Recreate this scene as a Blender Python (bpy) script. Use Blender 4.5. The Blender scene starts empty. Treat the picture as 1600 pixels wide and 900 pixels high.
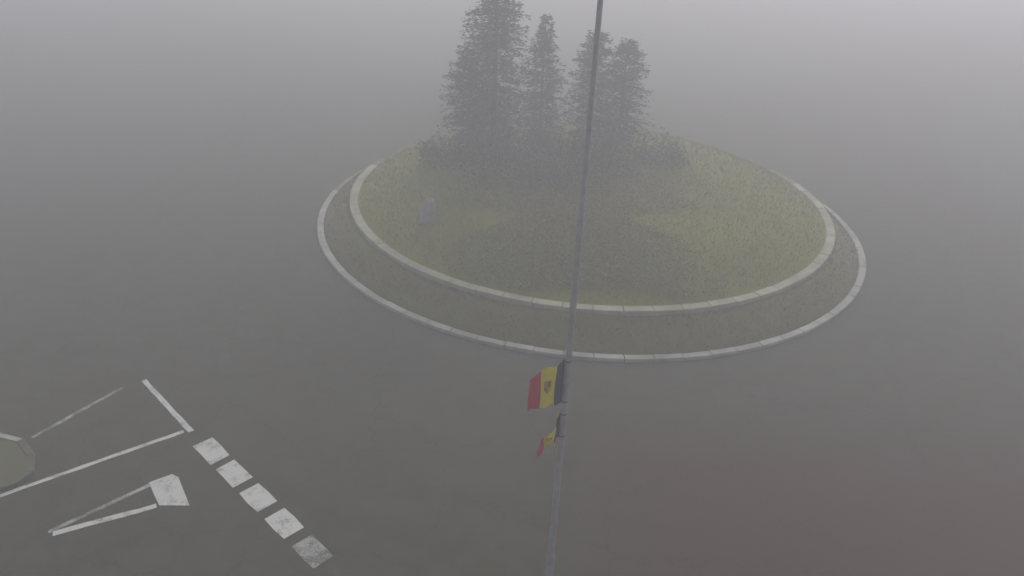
import bpy, math, random
import numpy as np
from mathutils import Vector, Matrix

sc = bpy.context.scene
COL = sc.collection
R = math.radians

# ------------------------------------------------------------------ camera
PITCH, ROLL, CAM_Z = R(28.374), R(2.606), 13.896
cam = bpy.data.cameras.new('camera')
cam.sensor_width = 36.0
cam.lens = 36.0 * 1214.8 / 1600.0
cam.clip_end = 2000.0
cam_ob = bpy.data.objects.new('camera', cam)
COL.objects.link(cam_ob)
r0 = Vector((1, 0, 0)); u0 = Vector((0, math.sin(PITCH), math.cos(PITCH)))
c_, s_ = math.cos(ROLL), math.sin(ROLL)
right = r0 * c_ + u0 * s_; up = -r0 * s_ + u0 * c_; back = right.cross(up)
cam_ob.matrix_world = Matrix(((right.x, up.x, back.x, 0), (right.y, up.y, back.y, 0),
                              (right.z, up.z, back.z, CAM_Z), (0, 0, 0, 1)))
sc.camera = cam_ob

# ------------------------------------------------------------------ sky, sun, exposure
SUN_EL, SUN_AZ = R(40), R(14)
world = bpy.data.worlds.new('World'); sc.world = world
world.use_nodes = True
nt = world.node_tree; nt.nodes.clear()
sky = nt.nodes.new('ShaderNodeTexSky'); sky.sky_type = 'NISHITA'; sky.sun_disc = False
sky.sun_elevation = SUN_EL; sky.sun_rotation = SUN_AZ
sky.altitude = 1000; sky.air_density = 1.0; sky.dust_density = 6.0; sky.ozone_density = 1.0
hs = nt.nodes.new('ShaderNodeHueSaturation'); hs.inputs['Saturation'].default_value = 0.30
bg = nt.nodes.new('ShaderNodeBackground'); bg.inputs['Strength'].default_value = 0.10
wo = nt.nodes.new('ShaderNodeOutputWorld')
nt.links.new(sky.outputs[0], hs.inputs['Color']); nt.links.new(hs.outputs[0], bg.inputs[0])
nt.links.new(bg.outputs[0], wo.inputs[0])
sun = bpy.data.lights.new('sun', 'SUN'); sun.energy = 1.5; sun.angle = R(25); sun.color = (1.0, 0.985, 0.965)
sun_ob = bpy.data.objects.new('sun', sun); COL.objects.link(sun_ob)
sd = Vector((math.sin(SUN_AZ) * math.cos(SUN_EL), math.cos(SUN_AZ) * math.cos(SUN_EL), math.sin(SUN_EL)))
sun_ob.rotation_euler = sd.to_track_quat('Z', 'Y').to_euler()
FOG_DENSITY = 0.0142
vs = sc.view_settings
vs.view_transform = 'Standard'; vs.look = 'None'; vs.gamma = 1.0; vs.use_curve_mapping = False
vs.exposure = 0.27
sc.cycles.use_denoising = True
sc.cycles.max_bounces = 8; sc.cycles.diffuse_bounces = 3; sc.cycles.glossy_bounces = 2
sc.cycles.transparent_max_bounces = 8; sc.cycles.volume_bounces = 3
sc.cycles.volume_max_steps = 64

rng = np.random.default_rng(7); random.seed(7)

# ------------------------------------------------------------------ materials
def new_mat(name):
    m = bpy.data.materials.new(name); m.use_nodes = True
    b = m.node_tree.nodes['Principled BSDF']
    return m, m.node_tree, b

def ramp(t, fac, stops):
    n = t.nodes.new('ShaderNodeValToRGB')
    e = n.color_ramp.elements
    while len(e) < len(stops): e.new(0.5)
    for k, (p, c) in enumerate(stops):
        e[k].position = p; e[k].color = (*c, 1)
    t.links.new(fac, n.inputs[0]); return n

def noise(t, scale, detail=4, rough=0.6, vec=None):
    n = t.nodes.new('ShaderNodeTexNoise')
    n.inputs['Scale'].default_value = scale; n.inputs['Detail'].default_value = detail
    n.inputs['Roughness'].default_value = rough
    if vec is not None: t.links.new(vec, n.inputs['Vector'])
    return n

def mathn(t, op, a, b=None, c=None, clamp=False):
    n = t.nodes.new('ShaderNodeMath'); n.operation = op; n.use_clamp = clamp
    for i, v in enumerate((a, b, c)):
        if v is None: continue
        if isinstance(v, (int, float)): n.inputs[i].default_value = v
        else: t.links.new(v, n.inputs[i])
    return n.outputs[0]

def mixc(t, fac, a, b, mode='MIX'):
    n = t.nodes.new('ShaderNodeMix'); n.data_type = 'RGBA'; n.blend_type = mode
    for i, v in ((0, fac), (6, a), (7, b)):
        if isinstance(v, (int, float)): n.inputs[i].default_value = v
        elif isinstance(v, tuple): n.inputs[i].default_value = (*v, 1)
        else: t.links.new(v, n.inputs[i])
    return n.outputs[2]

def bump(t, b, h, strength, dist=0.02):
    n = t.nodes.new('ShaderNodeBump'); n.inputs['Strength'].default_value = strength
    n.inputs['Distance'].default_value = dist
    t.links.new(h, n.inputs['Height']); t.links.new(n.outputs[0], b.inputs['Normal'])

def simple(name, c0, c1, scale=8, rough=0.8, per='none', bmp=0.0, metal=0.0):
    m, t, b = new_mat(name)
    tc = t.nodes.new('ShaderNodeNewGeometry')
    n = noise(t, scale, 5, 0.65, tc.outputs['Position'])
    fac = n.outputs[0]
    if per == 'island':
        fac = mathn(t, 'ADD', mathn(t, 'MULTIPLY', fac, 0.5), mathn(t, 'MULTIPLY', tc.outputs['Random Per Island'], 0.5))
    elif per == 'object':
        oi = t.nodes.new('ShaderNodeObjectInfo')
        fac = mathn(t, 'ADD', mathn(t, 'MULTIPLY', fac, 0.6), mathn(t, 'MULTIPLY', oi.outputs['Random'], 0.4))
    r = ramp(t, fac, [(0.3, c0), (0.7, c1)])
    t.links.new(r.outputs[0], b.inputs['Base Color'])
    b.inputs['Roughness'].default_value = rough; b.inputs['Metallic'].default_value = metal
    if bmp: bump(t, b, noise(t, scale * 12, 3, 0.7, tc.outputs['Position']).outputs[0], bmp)
    return m

ICX, ICY = 3.242, 33.017           # centre of the roundabout

def asphalt_mat():
    m, t, b = new_mat('asphalt')
    g = t.nodes.new('ShaderNodeNewGeometry'); pos = g.outputs['Position']
    big = noise(t, 0.22, 5, 0.6, pos); mid = noise(t, 1.6, 5, 0.65, pos); fine = noise(t, 45, 2, 0.6, pos)
    col = ramp(t, big.outputs[0], [(0.3, (0.040, 0.040, 0.022)), (0.7, (0.062, 0.061, 0.038))]).outputs[0]
    col = mixc(t, mathn(t, 'MULTIPLY', ramp(t, mid.outputs[0], [(0.45, (0, 0, 0)), (0.62, (1, 1, 1))]).outputs[0], 0.55), col, (0.072, 0.070, 0.056))
    # radius from the island centre: smoother, slightly paler wheel tracks worn round it
    sep = t.nodes.new('ShaderNodeSeparateXYZ'); t.links.new(pos, sep.inputs[0])
    dx = mathn(t, 'SUBTRACT', sep.outputs[0], ICX); dy = mathn(t, 'SUBTRACT', sep.outputs[1], ICY)
    rad = mathn(t, 'SQRT', mathn(t, 'ADD', mathn(t, 'MULTIPLY', dx, dx), mathn(t, 'MULTIPLY', dy, dy)))
    radw = mathn(t, 'ADD', rad, mathn(t, 'MULTIPLY', mid.outputs[0], 0.8))
    wave = mathn(t, 'SINE', mathn(t, 'MULTIPLY', radw, 3.5))
    tracks = mathn(t, 'MULTIPLY', mathn(t, 'MULTIPLY_ADD', wave, 0.5, 0.5), mathn(t, 'LESS_THAN', rad, 20.0))
    col = mixc(t, mathn(t, 'MULTIPLY', tracks, 0.22), col, (0.07, 0.069, 0.064))
    # red-brown tint over the asphalt at the near right, fading raggedly into the grey
    dxr = mathn(t, 'SUBTRACT', sep.outputs[0], 2.0)
    dyr = mathn(t, 'SUBTRACT', 18.2, sep.outputs[1])
    e = mathn(t, 'MINIMUM', mathn(t, 'MULTIPLY', dxr, 0.30), mathn(t, 'MULTIPLY', dyr, 0.30))
    e = mathn(t, 'ADD', e, mathn(t, 'MULTIPLY', mathn(t, 'SUBTRACT', mid.outputs[0], 0.5), 1.2))
    e = mathn(t, 'MULTIPLY_ADD', e, 0.9, 0.30, clamp=True)
    col = mixc(t, mathn(t, 'MULTIPLY', e, 0.9), col, (0.066, 0.036, 0.029))
    # chips of stone
    col = mixc(t, mathn(t, 'MULTIPLY', ramp(t, fine.outputs[0], [(0.55, (0, 0, 0)), (0.75, (1, 1, 1))]).outputs[0], 0.25), col, (0.12, 0.115, 0.105))
    # cracks
    vo = t.nodes.new('ShaderNodeTexVoronoi'); vo.feature = 'DISTANCE_TO_EDGE'; vo.inputs['Scale'].default_value = 0.28
    mp = t.nodes.new('ShaderNodeVectorMath'); mp.operation = 'ADD'
    t.links.new(pos, mp.inputs[0]); t.links.new(mid.outputs[1], mp.inputs[1]); t.links.new(mp.outputs[0], vo.inputs['Vector'])
    crack = mathn(t, 'LESS_THAN', vo.outputs['Distance'], 0.006)
    col = mixc(t, mathn(t, 'MULTIPLY', crack, 0.38), col, (0.015, 0.015, 0.014))
    t.links.new(col, b.inputs['Base Color'])
    rr = ramp(t, big.outputs[0], [(0.35, (0.85,) * 3), (0.7, (0.97,) * 3)])
    t.links.new(rr.outputs[0], b.inputs['Roughness'])
    b.inputs['Specular IOR Level'].default_value = 0.12
    bump(t, b, fine.outputs[0], 0.35, 0.01)
    return m

def paint_mat(name, wear, base=0.72):
    m, t, b = new_mat(name)
    g = t.nodes.new('ShaderNodeNewGeometry'); pos = g.outputs['Position']
    n1 = noise(t, 2.2, 5, 0.7, pos); n2 = noise(t, 30, 3, 0.7, pos)
    f = mathn(t, 'ADD', mathn(t, 'MULTIPLY', n1.outputs[0], 0.6), mathn(t, 'MULTIPLY', n2.outputs[0], 0.4))
    r = ramp(t, f, [(max(0, wear - 0.07), (0.06, 0.06, 0.052)), (wear + 0.07, (base, base, base * 0.95)), (0.9, (base * .9, base * .9, base * .86))])
    t.links.new(r.outputs[0], b.inputs['Base Color']); b.inputs['Roughness'].default_value = 0.6
    return m

def lawn_mat():
    m, t, b = new_mat('lawn_grass')
    g = t.nodes.new('ShaderNodeNewGeometry'); pos = g.outputs['Position']
    n1 = noise(t, 0.35, 5, 0.6, pos); n2 = noise(t, 9, 4, 0.7, pos)
    a = ramp(t, n1.outputs[0], [(0.3, (0.16, 0.178, 0.005)), (0.5, (0.215, 0.235, 0.007)), (0.72, (0.25, 0.255, 0.010))]).outputs[0]
    a = mixc(t, mathn(t, 'MULTIPLY', n2.outputs[0], 0.45), a, (0.035, 0.045, 0.012))
    t.links.new(a, b.inputs['Base Color']); b.inputs['Roughness'].default_value = 0.9
    b.inputs['Specular IOR Level'].default_value = 0.15
    bump(t, b, noise(t, 30, 3, 0.7, pos).outputs[0], 0.8, 0.06)
    return m

M = {}
M['asphalt'] = asphalt_mat()
M['paint'] = paint_mat('road_paint', 0.42, 0.52)
M['paint_worn'] = paint_mat('worn_road_paint', 0.50, 0.36)
M['lawn'] = lawn_mat()
M['verge'] = simple('verge_grass', (0.020, 0.023, 0.011), (0.038, 0.041, 0.020), 1.2, 0.95, bmp=0.6)
M['bank'] = simple('bank_turf', (0.085, 0.092, 0.005), (0.128, 0.13, 0.008), 2.5, 0.95, bmp=0.7)
M['kerb'] = simple('kerb_concrete', (0.15, 0.15, 0.12), (0.42, 0.42, 0.38), 0.7, 0.8, 'none', 0.3)
M['coping'] = simple('coping_concrete', (0.17, 0.17, 0.11), (0.38, 0.38, 0.28), 0.8, 0.85, 'none', 0.3)
M['half_fade'] = simple('half_fade_concrete', (0.09, 0.09, 0.055), (0.20, 0.20, 0.14), 1.5, 0.9, 'object', 0.3)  # in-between tone easing into the fog fade painted on the far rim
M['far_fade'] = simple('fog_fade_concrete', (0.055, 0.058, 0.022), (0.11, 0.11, 0.05), 2.2, 0.95, 'object', 0.3)  # dark olive concrete: fog fade of the far rim put into its colour
M['dull_kerb'] = simple('weathered_kerb', (0.062, 0.062, 0.036), (0.09, 0.09, 0.055), 2.2, 0.85, 'none', 0.3)
M['paving'] = simple('island_paving', (0.068, 0.070, 0.026), (0.094, 0.095, 0.04), 5.0, 0.85, 'object', 0.3)
M['steel'] = simple('galvanised_steel', (0.25, 0.25, 0.25), (0.36, 0.36, 0.36), 6.0, 0.55, metal=0.0)
M['dark_steel'] = simple('dark_fitting', (0.05, 0.05, 0.055), (0.08, 0.08, 0.085), 6.0, 0.5)
M['lens'] = simple('lamp_glass', (0.30, 0.31, 0.32), (0.36, 0.37, 0.38), 6.0, 0.2)
M['bark'] = simple('bark', (0.030, 0.023, 0.017), (0.065, 0.050, 0.036), 9, 0.95, bmp=0.8)
M['needle'] = simple('conifer_needles', (0.030, 0.037, 0.020), (0.064, 0.072, 0.038), 1.5, 0.8, 'island')
M['needle_pale'] = simple('paler_needles', (0.034, 0.041, 0.024), (0.072, 0.080, 0.044), 1.5, 0.8, 'island')
M['leaf'] = simple('shrub_leaf', (0.050, 0.058, 0.008), (0.11, 0.118, 0.014), 1.5, 0.75, 'island')
M['leaf_pale'] = simple('pale_shrub_leaf', (0.07, 0.078, 0.014), (0.13, 0.135, 0.026), 1.5, 0.75, 'island')
M['cover'] = simple('creeping_juniper', (0.125, 0.135, 0.006), (0.18, 0.19, 0.010), 1.0, 0.85, 'island')
M['blade'] = simple('grass_blade', (0.14, 0.155, 0.006), (0.22, 0.23, 0.010), 0.8, 0.85, 'island')
M['stone'] = simple('pale_stone', (0.20, 0.20, 0.20), (0.32, 0.32, 0.31), 4, 0.9, bmp=0.6)
for k, c in (('blue', (0.024, 0.026, 0.085)), ('yellow', (0.78, 0.68, 0.04)), ('red', (0.54, 0.016, 0.05)),
             ('gold', (0.50, 0.38, 0.05)), ('crest', (0.46, 0.16, 0.06))):
    m = simple('flag_' + k, tuple(v * 0.88 for v in c), c, 12, 0.75)
    M['flag_' + k] = m

# ------------------------------------------------------------------ helpers
def mesh_obj(name, verts, faces, mat, parent=None, smooth=False):
    me = bpy.data.meshes.new(name)
    me.from_pydata([tuple(map(float, v)) for v in verts], [], [tuple(int(i) for i in f) for f in faces])
    me.materials.append(mat)
    if smooth: me.polygons.foreach_set('use_smooth', [True] * len(me.polygons))
    me.update()
    o = bpy.data.objects.new(name, me); COL.objects.link(o)
    if parent: o.parent = parent
    return o

def quads_obj(name, V, mat, parent=None, n=4):
    """V: (k*n,3) corner array, n corners per face"""
    me = bpy.data.meshes.new(name)
    k = len(V) // n
    me.vertices.add(len(V)); me.vertices.foreach_set('co', np.asarray(V, np.float32).ravel())
    me.loops.add(k * n); me.loops.foreach_set('vertex_index', np.arange(k * n, dtype=np.int32))
    me.polygons.add(k); me.polygons.foreach_set('loop_start', np.arange(0, k * n, n, dtype=np.int32))
    me.polygons.foreach_set('loop_total', np.full(k, n, np.int32))
    me.materials.append(mat); me.update(calc_edges=True); me.validate()
    o = bpy.data.objects.new(name, me); COL.objects.link(o)
    if parent: o.parent = parent
    return o

def empty(name, loc=(0, 0, 0), rz=0):
    o = bpy.data.objects.new(name, None); COL.objects.link(o)
    o.location = loc; o.rotation_euler = (0, 0, rz); o.empty_display_size = 0.2
    return o

def tag(o, label=None, cat=None, group=None, kind=None):
    if label: o['label'] = label
    if cat: o['category'] = cat
    if group: o['group'] = group
    if kind: o['kind'] = kind
    return o

def tube(path, radii, n=12, cap=True):
    V, F = [], []
    P = [Vector(p) for p in path]
    for i, p in enumerate(P):
        d = (P[min(i + 1, len(P) - 1)] - P[max(i - 1, 0)]).normalized()
        a = d.orthogonal().normalized() if abs(d.z) < 0.95 else Vector((1, 0, 0))
        a = (a - d * a.dot(d)).normalized(); b = d.cross(a)
        for k in range(n):
            t = 2 * math.pi * k / n
            V.append(p + (a * math.cos(t) + b * math.sin(t)) * radii[i])
    for i in range(len(P) - 1):
        for k in range(n):
            F.append((i * n + k, i * n + (k + 1) % n, (i + 1) * n + (k + 1) % n, (i + 1) * n + k))
    if cap:
        F.append(tuple(range(n - 1, -1, -1))); F.append(tuple(range((len(P) - 1) * n, len(P) * n)))
    return V, F

def join(*parts):
    V, F = [], []
    for v, f in parts:
        o = len(V); V += list(v); F += [tuple(i + o for i in q) for q in f]
    return V, F

def box(cx, cy, cz, sx, sy, sz, bev=0.0):
    V = []
    for dz, ins in ((-sz, 0), (sz - bev, 0), (sz, bev)):
        for x, y in ((-1, -1), (1, -1), (1, 1), (-1, 1)):
            V.append((cx + x * (sx - ins), cy + y * (sy - ins), cz + dz))
    F = [(3, 2, 1, 0), (8, 9, 10, 11)]
    for l in (0, 4):
        for k in range(4):
            F.append((l + k, l + (k + 1) % 4, l + 4 + (k + 1) % 4, l + 4 + k))
    return V, F

def flat_poly(name, pts, z, mat, parent=None):
    return mesh_obj(name, [(x, y, z) for x, y in pts], [tuple(range(len(pts)))], mat, parent)

# ------------------------------------------------------------------ ground and roads
def disc(rad, z, cx, cy, n=160, rings=1, jitter=0.0):
    V = [(cx, cy, z)]
    for k in range(n):
        a = 2 * math.pi * k / n; q = rad + jitter * math.sin(a * 7 + 1) + jitter * math.sin(a * 17)
        V.append((cx + q * math.cos(a), cy + q * math.sin(a), z))
    return V, [(0, 1 + k, 1 + (k + 1) % n) for k in range(n)]

v, f = disc(300, -0.02, ICX, ICY, 96)
tag(mesh_obj('ground', v, f, M['verge']), 'dull grass ground running out beyond the roads into the fog', kind='structure')

# the carriageway: ring road and four arms, one sheet each, 4 mm apart
v, f = disc(20.6, 0.0, ICX, ICY, 200)
tag(mesh_obj('road', v, f, M['asphalt']), 'dark asphalt carriageway circling the roundabout', kind='structure')

def arm(az, w0, w1, length, z, r_start=17.0):
    d = Vector((math.cos(az), math.sin(az))); n = Vector((-d.y, d.x)); c = Vector((ICX, ICY))
    L, Rr = [], []
    steps = 24
    for i in range(steps + 1):
        s = i / steps
        rr = r_start + length * s ** 1.6
        flare = math.exp(-(rr - r_start) / 7.0)
        w = w1 + (w0 - w1) * flare
        L.append(c + d * rr + n * w); Rr.append(c + d * rr - n * w)
    V = [(p.x, p.y, z) for p in L + Rr]
    m_ = steps + 1
    F = [(i, i + 1, m_ + i + 1, m_ + i)[::-1] for i in range(steps)]
    return mesh_obj('road', V, F, M['asphalt'])
for az, w0, w1, ln, z, lab in ((R(222), 12, 5.5, 150, -0.008, 'asphalt approach road with the painted give way triangle'),
                          (R(128), 12, 5.0, 200, -0.010, 'asphalt road leaving into the fog behind the island on the left'),
                          (R(48), 13, 5.0, 200, -0.012, 'asphalt road leaving into the fog behind the island on the right'),
                          (R(-35), 14, 7.0, 150, -0.014, 'red-brown stretch of asphalt road at the near right')):
    tag(arm(az, w0, w1, ln, z), lab, kind='structure')
tag(flat_poly('road', [(-14, 24), (-14, -60), (40, -60), (40, 24)], -0.004, M['asphalt']), 'asphalt in the near foreground round the foot of the lamp column', kind='structure')

# low weathered kerb where the ring road meets the verge, between the arms
def verge_kerb(a0, a1, label):
    prof = [(20.6, -0.3), (20.6, 0.07), (20.63, 0.10), (20.80, 0.10), (20.80, -0.3)]
    V, F = [], []
    n = max(4, int((a1 - a0) * 12))
    for i in range(n + 1):
        a = a0 + (a1 - a0) * i / n
        for q, z in prof: V.append((ICX + q * math.cos(a), ICY + q * math.sin(a), z))
    k = len(prof)
    for i in range(n):
        for j in range(k - 1):
            F.append((i * k + j, (i + 1) * k + j, (i + 1) * k + j + 1, i * k + j + 1))
    F += [tuple(range(k)), tuple(range(n * k + k - 1, n * k - 1, -1))]
    tag(mesh_obj('roadside_kerb', V, F, M['dull_kerb']), label, kind='structure')
verge_kerb(R(80), R(96), 'weathered dark kerb along the far edge of the ring road')

# ------------------------------------------------------------------ roundabout island
R_OUT, R_IN, TOP_Z, RISE = 12.0, 10.39, 1.043, 1.6
isl = tag(empty('roundabout_island', (ICX, ICY, 0)), 'round raised grass island with a pale kerb ring below and a pale coping ring above', 'traffic island')

def lawn_z(x, y):          # local coordinates of the island
    r = math.hypot(x, y)
    return TOP_Z + 0.02 + RISE * max(0.0, 1 - (r / 10.2) ** 3) + 0.10 * math.sin(x * 0.9 + 1) * math.sin(y * 0.8) * max(0, 1 - r / 10.2)

def revolve(name, prof, mat, parent, n=160, wob=0.0):
    V, F = [], []
    for i in range(n):
        a = 2 * math.pi * i / n
        for j, (q, z) in enumerate(prof):
            w = wob * math.sin(a * 13 + j) * math.sin(a * 5 + 2 * j) if 0 < j < len(prof) - 1 else 0
            V.append((q * math.cos(a), q * math.sin(a), z + w))
    k = len(prof)
    for i in range(n):
        i2 = (i + 1) % n
        for j in range(k - 1):
            F.append((i * k + j, i2 * k + j, i2 * k + j + 1, i * k + j + 1))
    return mesh_obj(name, V, F, mat, parent, True)

revolve('grass_bank', [(11.72, -0.05), (11.72, 0.10), (11.45, 0.30), (11.15, 0.54), (10.85, 0.78), (10.60, 0.93), (10.55, 0.6)], M['bank'], isl, 180, 0.04)
V = [(0, 0, lawn_z(0, 0))]; F = []
NR, NA = 18, 96
for i in range(1, NR + 1):
    for k in range(NA):
        a = 2 * math.pi * k / NA; q = 10.24 * i / NR
        V.append((q * math.cos(a), q * math.sin(a), lawn_z(q * math.cos(a), q * math.sin(a))))
for k in range(NA): F.append((0, 1 + k, 1 + (k + 1) % NA))
for i in range(NR - 1):
    for k in range(NA):
        a, b = 1 + i * NA + k, 1 + i * NA + (k + 1) % NA
        F.append((a, a + NA, b + NA, b))
mesh_obj('lawn', V, F, M['lawn'], isl, True)

def ring_stones(name, r0, r1, z0, z1, count, mat, gap=0.03):
    da = 2 * math.pi / count; g = gap / r1
    ch = 0.02
    prof = [(r1, z0), (r1, z1 - ch), (r1 - ch, z1), (r0 + ch, z1), (r0, z1 - ch), (r0, z0)]
    V, F = [], []
    for i in range(3):
        a = -da / 2 + g / 2 + (da - g) * i / 2
        for q, z in prof: V.append((q * math.cos(a), q * math.sin(a), z))
    k = 6
    for i in range(2):
        for j in range(k):
            F.append((i * k + j, (i + 1) * k + j, (i + 1) * k + (j + 1) % k, i * k + (j + 1) % k))
    F += [tuple(range(k)), tuple(range(3 * k - 1, 2 * k - 1, -1))]
    first = mesh_obj(name, V, F, mat, isl)
    far_fade = first.data.copy(); far_fade.materials[0] = M['far_fade']
    half_fade = first.data.copy(); half_fade.materials[0] = M['half_fade']
    for i in range(count):
        o = first if i == 0 else first.copy()
        if i: COL.objects.link(o); o.parent = isl
        az = i * da + random.uniform(-.04, .04)
        if R(26) < az < R(158): o.data = far_fade        # darker colour makes the far rim fade as if fogged
        elif R(14) < az < R(170): o.data = half_fade  # half-darkened stones where the painted fog fade begins
        o.rotation_euler = (random.uniform(-4e-4, 4e-4), random.uniform(-4e-4, 4e-4), i * da)
        o.location = (random.uniform(-.006, .006), random.uniform(-.006, .006), random.uniform(-.008, .004))
ring_stones('kerb_stone', 11.72, 12.0, -0.25, 0.13, 76, M['kerb'])
ring_stones('coping_stone', 10.22, 10.58, 0.55, TOP_Z + 0.05, 64, M['coping'])

# grass blades on the lawn and the bank
def blades(n, rmin, rmax, zf, hmin, hmax, w):
    rr = np.sqrt(rng.uniform(rmin ** 2, rmax ** 2, n)); aa = rng.uniform(0, 2 * np.pi, n)
    x, y = rr * np.cos(aa), rr * np.sin(aa)
    z = np.array([zf(a, b) for a, b in zip(x, y)])
    th = rng.uniform(0, np.pi, n); h = rng.uniform(hmin, hmax, n)
    lean = rng.normal(0, 0.5, (n, 2)) * h[:, None]
    P = np.empty((n, 3, 3))
    P[:, 0] = np.stack([x - w * np.cos(th), y - w * np.sin(th), z - .01], 1)
    P[:, 1] = np.stack([x + w * np.cos(th), y + w * np.sin(th), z - .01], 1)
    P[:, 2] = np.stack([x + lean[:, 0], y + lean[:, 1], z + h], 1)
    return P.reshape(-1, 3)
def bank_z(x, y):
    r = math.hypot(x, y)
    return float(np.interp(r, [10.6, 10.85, 11.15, 11.45, 11.72], [0.93, 0.78, 0.54, 0.30, 0.10]))
tag(quads_obj('grass', blades(30000, 0, 10.15, lawn_z, 0.06, 0.17, 0.022), M['blade'], isl, 3), kind='stuff')
tag(quads_obj('bank_grass', blades(12000, 10.62, 11.7, bank_z, 0.04, 0.12, 0.02), M['bank'], isl, 3), kind='stuff')

# ------------------------------------------------------------------ foliage builders
def leaf_quads(P, D, L, W, roll=None):
    """quads of length L along D, width W"""
    n = len(P)
    D = D / (np.linalg.norm(D, axis=1, keepdims=True) + 1e-9)
    r = rng.normal(size=(n, 3)); S = np.cross(D, r); S /= np.linalg.norm(S, axis=1, keepdims=True) + 1e-9
    L = np.broadcast_to(L, (n,))[:, None]; W = np.broadcast_to(W, (n,))[:, None]
    Q = np.empty((n, 4, 3))
    Q[:, 0] = P; Q[:, 1] = P + D * L * .45 + S * W; Q[:, 2] = P + D * L; Q[:, 3] = P + D * L * .45 - S * W
    return Q.reshape(-1, 3)

def conifer(name, label, loc, H, prof, mat, group, whorl=0.28, nb=9, twigs=14, base=0.5, droop=0.25):
    root = tag(empty(name, loc, random.uniform(0, 6)), label, 'tree', group)
    lean = random.uniform(-.02, .02)
    tr = tube([(0, 0, -0.3), (lean, 0, H * .3), (lean * 2, lean, H * .65), (lean * 2, 0, H * .98)],
              [0.028 * H * .55, 0.022 * H * .5, 0.013 * H * .5, 0.012], 8)
    limbs = []
    QP, QD, QL, QW = [], [], [], []
    z = base; k = 0
    while z < H - 0.15:
        Rz = prof(z / H)
        n = max(4, int(nb * min(1, 0.45 + Rz)))
        for j in range(n):
            a = 2 * math.pi * j / n + k * 1.13 + rng.normal(0, .25)
            ln = Rz * rng.uniform(.62, 1.12)
            if rng.random() < .06: continue
            elev = rng.normal(-droop + .55 * (z / H), .12)
            dv = np.array([math.cos(a) * math.cos(elev), math.sin(a) * math.cos(elev), math.sin(elev)])
            p0 = np.array([lean, 0, z + rng.normal(0, .06)])
            if ln > .5 and j % 3 == 0:
                limbs.append(tube([tuple(p0), tuple(p0 + dv * ln * .8)], [.03, .008], 4, False))
            m = int(2.2 * twigs * (0.4 + ln / 1.5))
            s = rng.uniform(.12, 1.0, m)
            pts = p0 + dv * (s * ln)[:, None] + rng.normal(0, .05, (m, 3)) - np.array([0, 0, 1]) * (.12 * s ** 2 * ln)[:, None]
            side = np.cross(dv, [0, 0, 1])
            sg = rng.choice([-1, 1], m)[:, None]
            d = dv * .75 + side * sg * rng.uniform(.3, 1, (m, 1)) + rng.normal(0, .25, (m, 3)) + np.array([0, 0, -.12])
            QP.append(pts); QD.append(d); QL.append(rng.uniform(.13, .30, m) * (1.1 - .4 * s)); QW.append(rng.uniform(.016, .034, m))
        z += whorl * rng.uniform(.75, 1.2) * (1 - .35 * z / H); k += 1
    tv, tf = join(tr, *limbs)
    mesh_obj('trunk', tv, tf, M['bark'], root)
    quads_obj('crown', leaf_quads(np.concatenate(QP), np.concatenate(QD), np.concatenate(QL), np.concatenate(QW)), mat, root)
    return root

def shrub(name, label, loc, rx, ry, h, n, mat, group, L=(.08, .18)):
    root = tag(empty(name, loc), label, 'shrub', group)
    st = []
    for k in range(7):
        a = rng.uniform(0, 2 * np.pi); q = rng.uniform(.3, .7)
        st.append(tube([(0.06 * math.cos(a), .06 * math.sin(a), -.1), (rx * q * .6 * math.cos(a), ry * q * .6 * math.sin(a), h * .4),
                        (rx * q * math.cos(a), ry * q * math.sin(a), h * .75)], [.03, .02, .006], 5, False))
    tv, tf = join(*st); mesh_obj('stem', tv, tf, M['bark'], root)
    # clumps spread over a lumpy dome
    nc = max(14, n // 110)
    u = rng.uniform(0, 2 * np.pi, nc); w = rng.uniform(0.02, 1, nc)
    rad = rng.uniform(.55, 1.05, nc)
    cz = w * h * rad * .9
    cr = np.sqrt(np.clip(1 - (w * .9) ** 2, 0, 1)) * rad
    C = np.stack([rx * cr * np.cos(u), ry * cr * np.sin(u), cz], 1)
    idx = rng.integers(0, nc, n)
    sp = min(rx, ry) * .26
    off = rng.normal(0, sp, (n, 3)); off[:, 2] *= .75
    P = C[idx] + off; P[:, 2] = np.maximum(P[:, 2], 0.02)
    D = off + C[idx] * .35 + rng.normal(0, .15, (n, 3)) + np.array([0, 0, .12])
    l = rng.uniform(*L, n)
    quads_obj('crown', leaf_quads(P, D, l, l * rng.uniform(.25, .4, n)), mat, root)
    return root

def on_lawn(x, y, dz=-0.03): return (x, y, lawn_z(x - ICX, y - ICY) + dz)

# ------------------------------------------------------------------ planting on the island
G = 'conifers in the middle of the island'
def prof_tall(t): return float(np.interp(t, [0, .08, .30, .48, .70, .9, 1], [1.0, 1.45, 1.7, 1.55, .90, .38, .05]))
def prof_col(t): return float(np.interp(t, [0, .1, .45, .75, .92, 1], [.85, 1.2, 1.35, 1.0, .55, .1]))
def prof_cone(t): return float(np.interp(t, [0, .15, .5, 1], [1.2, 1.5, 1.2, .12]))
conifer('conifer_tree', 'tallest dark conifer, its spire leaving the top of the picture', on_lawn(-1.15, 33.6), 10.6, prof_tall, M['needle'], G, .26, 11, 18)
conifer('conifer_tree', 'short conifer on the far left flank of the tallest conifer', on_lawn(-2.35, 34.4), 4.6, prof_col, M['needle'], G, .26, 9, 15)
conifer('conifer_tree', 'pointed mid-height conifer just right of the tallest conifer', on_lawn(0.95, 34.2), 5.9, prof_cone, M['needle_pale'], G, .26, 10, 15)
conifer('conifer_tree', 'conifer whose tip the lamp column crosses', on_lawn(3.05, 33.4), 5.5, prof_col, M['needle'], G, .26, 10, 15)
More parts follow.
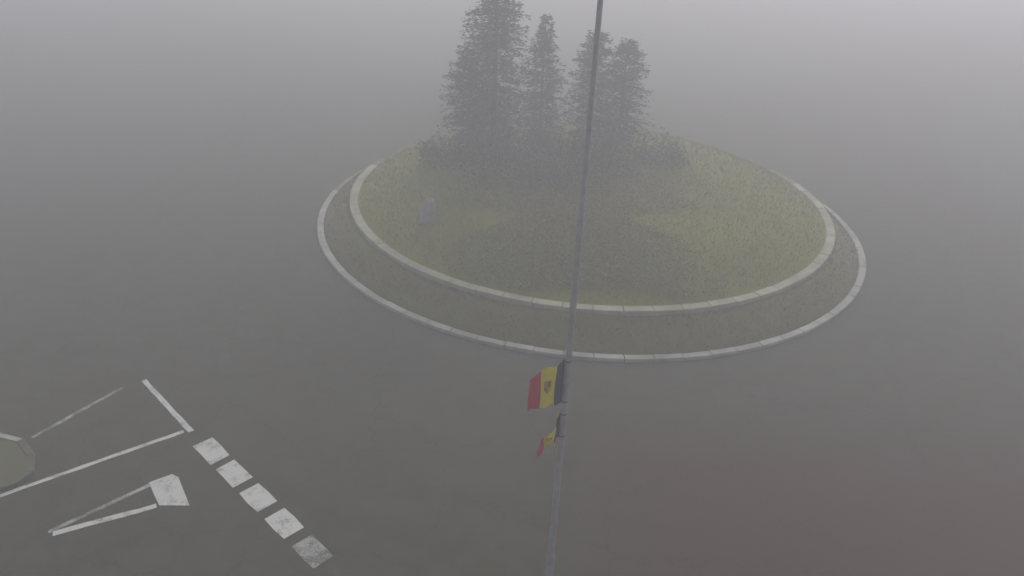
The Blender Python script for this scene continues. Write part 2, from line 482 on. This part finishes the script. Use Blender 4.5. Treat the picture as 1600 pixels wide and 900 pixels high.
conifer('conifer_tree', 'rightmost conifer of the clump on the island', on_lawn(4.45, 33.9), 5.1, prof_col, M['needle_pale'], G, .26, 10, 15)

G = 'dark shrubs at the foot of the conifers'
for lab, x, y, rx, ry, h, n, mt in (
        ('broad dark shrub in front of the tallest conifer', -0.9, 31.6, 1.5, 1.2, 1.5, 2600, 'leaf'),
        ('dark shrub filling the gap between the two conifer groups', 1.6, 32.6, 1.3, 1.1, 1.7, 2400, 'leaf'),
        ('dark shrub in front of the right-hand pair of conifers', 3.7, 31.7, 1.4, 1.1, 1.5, 2400, 'leaf'),
        ('low dark shrub at the very front of the planted middle', 1.5, 30.2, 1.5, 1.1, 1.0, 2200, 'leaf'),
        ('yellowish shrub left of the conifer clump', -3.3, 33.2, 1.1, 1.0, 0.9, 1700, 'leaf_pale'),
        ('yellowish shrub right of the conifer clump', 6.2, 33.0, 1.2, 1.0, 1.0, 1800, 'leaf_pale')):
    shrub('shrub', lab, on_lawn(x, y), rx, ry, h, n, M[mt], G)

# creeping cover: dark mat from the conifers down to the front coping
n = 42000
px = rng.normal(2.2, 2.6, n); py = rng.uniform(23.4, 34.5, n)
keep = (np.hypot(px - ICX, py - ICY) < 10.05) & (np.abs(px - 2.2) < 4.2 + 1.3 * np.sin(py * 1.1) + .8 * np.sin(py * 2.7))
px, py = px[keep], py[keep]
pz = np.array([lawn_z(a - ICX, b - ICY) for a, b in zip(px, py)])
hh = .10 + .14 * (np.sin(px * 1.9 + 1) * np.sin(py * 1.7) * .5 + .5) 
P = np.stack([px - ICX, py - ICY, pz + rng.uniform(0, 1, len(px)) * hh], 1)
D = rng.normal(0, 1, (len(px), 3)); D[:, 2] = np.abs(D[:, 2]) * .4
l = rng.uniform(.06, .14, len(px))
tag(quads_obj('creeping_ground_cover', leaf_quads(P, D, l, l * .3), M['cover'], isl), kind='stuff')

# pale standing stone on the left of the lawn
def boulder(name, label, loc, sx, sy, h, seed):
    rs = np.random.default_rng(seed)
    V, F = [], []
    n, m = 14, 9
    ph = rs.uniform(0, 6, 8)
    for i in range(m):
        t = i / (m - 1); z = h * t
        w = (1 - .50 * t ** 1.6) * (1 if t < .88 else .72)
        if i == m - 1: w *= .4
        for k in range(n):
            a = 2 * math.pi * k / n
            q = w * (1 + .13 * math.sin(2 * a + ph[0] + t * 2) + .10 * math.sin(3 * a + ph[1] - t * 3) + .06 * math.sin(5 * a + ph[2] + 4 * t) + rs.normal(0, .02))
            V.append((sx * q * math.cos(a) + .14 * sx * t, sy * q * math.sin(a), z + .04 * math.sin(a * 2 + ph[3]) * t))
    for i in range(m - 1):
        for k in range(n):
            F.append((i * n + k, i * n + (k + 1) % n, (i + 1) * n + (k + 1) % n, (i + 1) * n + k))
    F += [tuple(range(n - 1, -1, -1)), tuple(range((m - 1) * n, m * n))]
    o = mesh_obj(name, V, F, M['stone']); o.location = loc
    return tag(o, label, 'stone')
boulder('standing_stone', 'small pale upright stone on the left slope of the island lawn', on_lawn(-3.4, 27.75, -0.08), .34, .28, 0.98, 4)

# ------------------------------------------------------------------ painted markings
Z = 0.004
def strip(p, q, w, n=1, sub=None):
    """outline of a straight painted line, its edges slightly uneven"""
    a, b = Vector(p), Vector(q); d = (b - a); L = d.length; d.normalize(); s = Vector((-d.y, d.x))
    k = max(2, int(L / .35))
    A, B = [], []
    for i in range(k + 1):
        c = a + d * (L * i / k)
        A.append(c + s * (w / 2 + random.uniform(-.012, .012))); B.append(c - s * (w / 2 + random.uniform(-.012, .012)))
    V = [(v.x, v.y, Z) for v in A + B]; m = k + 1
    return V, [(i, m + i, m + i + 1, i + 1) for i in range(k)]

gw = tag(empty('give_way_line', (-6.3, 14.6, 0)), 'row of thick white painted dashes across the entry lane', 'road marking')
p0 = Vector((-7.76, 15.90)); d = Vector((2.42, -2.25)).normalized(); s = Vector((-d.y, d.x))
for i in range(5):
    c = p0 + d * (1.19 * i); ln, w = .46 + random.uniform(-.03, .03), .27
    pts = []
    for a, b in ((-1, -1), (0, -1.03), (1, -1), (1, 1), (0, 1.02), (-1, 1)):
        q = c + d * (a * ln + random.uniform(-.02, .02)) + s * (b * w + random.uniform(-.015, .015)); pts.append((q.x + 6.3, q.y - 14.6))
    flat_poly('dash', pts, Z, M['paint_worn'] if i == 4 else M['paint'], gw)

v, f = strip((-10.86, 18.88), (-8.58, 16.64), .15)
tag(mesh_obj('road_line', v, f, M['paint']), 'short white line closing the painted wedge before the dashes', 'road marking')
v, f = strip((-8.78, 16.63), (-13.6, 12.82), .13)
tag(mesh_obj('road_line', v, f, M['paint']), 'long white line along the near side of the painted wedge', 'road marking')
v, f = strip((-11.30, 18.50), (-12.62, 16.1), .13)
tag(mesh_obj('road_line', v, f, M['paint_worn']), 'thin faded white line along the far side of the painted wedge', 'road marking')

tri = tag(empty('give_way_triangle', (-8.4, 14.2, 0)), 'long white give way triangle painted on the entry lane', 'road marking')
ap = (-10.42, 12.87)
def rel(v): return [(x + 8.4, y - 14.2, z) for x, y, z in v]
flat_poly('triangle_base', [(x + 8.4, y - 14.2) for x, y in ((-8.86, 14.62), (-8.42, 14.95), (-8.22, 14.86), (-7.56, 13.90), (-8.28, 13.86), (-8.55, 14.2))], Z, M['paint'], tri)
v, f = strip(ap, (-8.80, 14.55), .12); mesh_obj('triangle_side', rel(v), f, M['paint_worn'], tri)
v, f = strip((ap[0] + .12, ap[1] - .04), (-8.34, 13.84), .15); mesh_obj('triangle_side', rel(v), f, M['paint'], tri)

# ------------------------------------------------------------------ kerbed splitter island at the left edge
sp = tag(empty('splitter_island', (-14, 14, 0)), 'low kerbed traffic island cut by the left edge of the picture', 'traffic island')
poly = [(-12.72, 15.92), (-12.1, 15.35), (-11.78, 14.72), (-11.95, 14.25), (-12.7, 13.72), (-14.2, 12.5), (-15.7, 11.3), (-16.6, 11.5), (-16.9, 12.6), (-16.2, 14.6), (-14.8, 15.9), (-13.6, 16.15)]
P = [Vector((x + 14, y - 14)) for x, y in poly]
cen = sum(P, Vector((0, 0))) / len(P)
inner = [cen + (p - cen) * (1 - .17 / (p - cen).length) for p in P]
flat_poly('paving', [tuple(p) for p in inner][::-1], 0.105, M['paving'], sp)
for i in range(len(P)):
    j = (i + 1) % len(P)
    L = (P[j] - P[i]).length; k = max(1, round(L / .8))
    for q in range(k):
        e = .006 / L
        a, b = P[i].lerp(P[j], q / k + e), P[i].lerp(P[j], (q + 1) / k - e)
        c, d2 = inner[i].lerp(inner[j], q / k + e), inner[i].lerp(inner[j], (q + 1) / k - e)
        z = .125 + random.uniform(-.004, .004); ins = .03
        a2, b2 = a.lerp(c, .1), b.lerp(d2, .1)
        V = [(a.x, a.y, -.2), (b.x, b.y, -.2), (d2.x, d2.y, -.2), (c.x, c.y, -.2), (a.x, a.y, z - .02), (b.x, b.y, z - .02), (d2.x, d2.y, z - .02), (c.x, c.y, z - .02),
             (a2.x, a2.y, z), (b2.x, b2.y, z), (d2.x, d2.y, z), (c.x, c.y, z)]
        F = [(0, 1, 5, 4), (1, 2, 6, 5), (2, 3, 7, 6), (3, 0, 4, 7), (4, 5, 9, 8), (5, 6, 10, 9), (6, 7, 11, 10), (7, 4, 8, 11), (8, 9, 10, 11)]
        pale = (i == 11 or i == 10)
        mesh_obj('kerb_stone', V, F, M['kerb'] if pale else M['dull_kerb'], sp)

# ------------------------------------------------------------------ lamp column near the camera
PX, PY = 1.098, 12.0
lp = tag(empty('lamp_column', (PX, PY, 0)), 'tall slim grey lamp column rising through the middle of the picture', 'lamp post')
v, f = tube([(0, 0, -.3), (0, 0, .9), (0, 0, 1.0), (0, 0, 6), (0, 0, 13.0)], [.10, .10, .075, .064, .042], 20)
col = mesh_obj('column', v, f, M['steel'], lp, True)
v, f = box(0, 0, .02, .2, .2, .02, .008); mesh_obj('base_plate', v, f, M['steel'], lp)
for x in (-.15, .15):
    for y in (-.15, .15):
        v, f = tube([(x, y, .03), (x, y, .10)], [.018, .018], 6); mesh_obj('anchor_bolt', v, f, M['dark_steel'], lp)
v, f = box(0, -.097, .55, .05, .012, .16, .004); mesh_obj('access_door', v, f, M['steel'], col)
for sgn in (-1, 1):
    v, f = tube([(0, 0, 12.75), (sgn * .35, 0, 13.05), (sgn * 1.0, 0, 13.25), (sgn * 1.4, 0, 13.3)], [.04, .036, .03, .03], 10, True)
    armo = mesh_obj('lamp_arm', v, f, M['steel'], lp, True)
    v, f = box(sgn * 1.72, 0, 13.30, .36, .15, .06, .05); lh = mesh_obj('lamp_head', v, f, M['dark_steel'], lp)
    v, f = box(sgn * 1.72, 0, 13.235, .26, .11, .012, .004); mesh_obj('lamp_glass', v, f, M['lens'], lh)

# ------------------------------------------------------------------ flags on the column
def flag(label, ctrl, ripple, hoist_z, seed):
    """ctrl: u -> (x, y, z_top, z_bottom) at u = 0, 1/3, 2/3, 1, relative to the column axis"""
    lift = lambda z: 13.83 - (13.896 - z) * PY / 12.2
    ctrl = [(u, x, y, lift(a), lift(b)) for u, x, y, a, b in ctrl]; hoist_z = lift(hoist_z)
    root = tag(empty('flag', (PX, PY, hoist_z)), label, 'flag', 'tricolour flags on the lamp column')
    us = [c[0] for c in ctrl]
    rs = np.random.default_rng(seed); ph = rs.uniform(0, 6, 4)
    def pt(u, w):
        x = np.interp(u, us, [c[1] for c in ctrl]); y = np.interp(u, us, [c[2] for c in ctrl])
        zt = np.interp(u, us, [c[3] for c in ctrl]); zb = np.interp(u, us, [c[4] for c in ctrl])
        e = min(1, u * 4)
        y += ripple * e * (math.sin(u * 13 + w * 2.2 + ph[0]) + .5 * math.sin(u * 24 - w * 3 + ph[1]))
        x += .25 * ripple * e * math.sin(u * 9 + w * 5 + ph[2])
        z = zt + (zb - zt) * w + .02 * e * math.sin(u * 12 + ph[3]) * (1 - .4 * w)
        return Vector((x, y, z - hoist_z))
    yel = None
    for bi, nm in enumerate(('blue_band', 'yellow_band', 'red_band')):
        nu, nv = 8, 14
        V = [pt((bi + i / nu) / 3, j / nv) for i in range(nu + 1) for j in range(nv + 1)]
        F = [(i * (nv + 1) + j, i * (nv + 1) + j + 1, (i + 1) * (nv + 1) + j + 1, (i + 1) * (nv + 1) + j) for i in range(nu) for j in range(nv)]
        o = mesh_obj(nm, V, F, M['flag_' + nm.split('_')[0]], root, True)
        if nm == 'yellow_band': yel = o
    # shield printed on the yellow band: quartered red and gold
    def patch(name, fn, mat, side):
        nu, nv = 6, 6; V = []
        for i in range(nu + 1):
            for j in range(nv + 1):
                u, w = fn(i / nu, j / nv)
                a = pt(u, w); n = (pt(u + .004, w) - a).cross(pt(u, w + .01) - a)
                n.normalize(); V.append(a + n * .004 * side)
        F = [(i * (nv + 1) + j, i * (nv + 1) + j + 1, (i + 1) * (nv + 1) + j + 1, (i + 1) * (nv + 1) + j) for i in range(nu) for j in range(nv)]
        mesh_obj(name, V, F, mat, yel, True)
    for side in (1, -1):
        for a in (0, 1):
            for b in (0, 1):
                def fn(s, t, a=a, b=b):
                    w = .36 + .30 * (b + t) / 2
                    half = .085 * (1 if (b + t) < 1.3 else max(.15, 1 - ((b + t) - 1.3) * 1.1))
                    return .5 + half * ((a + s) - 1), w
                patch('emblem', fn, M['flag_crest'] if (a + b) % 2 == 0 else M['flag_gold'], side)
    for zc in (ctrl[0][3] - .04, ctrl[0][4] + .04):
        v, f = tube([(0, 0, zc - .015 - hoist_z), (0, 0, zc + .015 - hoist_z)], [.070, .070], 16); mesh_obj('clamp', v, f, M['dark_steel'], root)
    return root
flag('upper flag, spread open, blue yellow and red with a small shield',
     [(0, -.066, 0.0, 5.93, 4.92), (1 / 3, -.22, -.22, 5.90, 4.98), (2 / 3, -.48, -.10, 5.72, 4.86), (1, -.70, -.22, 5.53, 4.80)], .035, 4.92, 3)
flag('lower flag, smaller and limp, hanging folded in a diagonal',
     [(0, -.066, 0.0, 4.70, 4.08), (1 / 3, -.15, -.22, 4.50, 4.10), (2 / 3, -.34, -.05, 4.06, 3.80), (1, -.48, -.26, 3.92, 3.60)], .05, 4.08, 9)

# ------------------------------------------------------------------ fog
def haze():
    x0, x1, y0, y1, z0, z1 = -320, 330, -290, 350, -1.1, 16.0
    V = [(x, y, z) for z in (z0, z1) for x, y in ((x0, y0), (x1, y0), (x1, y1), (x0, y1))]
    F = [(3, 2, 1, 0), (4, 5, 6, 7), (0, 1, 5, 4), (1, 2, 6, 5), (2, 3, 7, 6), (3, 0, 4, 7)]
    m = bpy.data.materials.new('fog'); m.use_nodes = True
    t = m.node_tree; t.nodes.clear()
    pv = t.nodes.new('ShaderNodeVolumePrincipled'); out = t.nodes.new('ShaderNodeOutputMaterial')
    pv.inputs['Color'].default_value = (0.922, 0.911, 0.953, 1); pv.inputs['Density'].default_value = FOG_DENSITY
    pv.inputs['Anisotropy'].default_value = 0.32
    t.links.new(pv.outputs[0], out.inputs['Volume'])
    o = mesh_obj('haze', V, F, m)
    tag(o, 'even grey fog lying over the whole roundabout', kind='stuff')
haze()
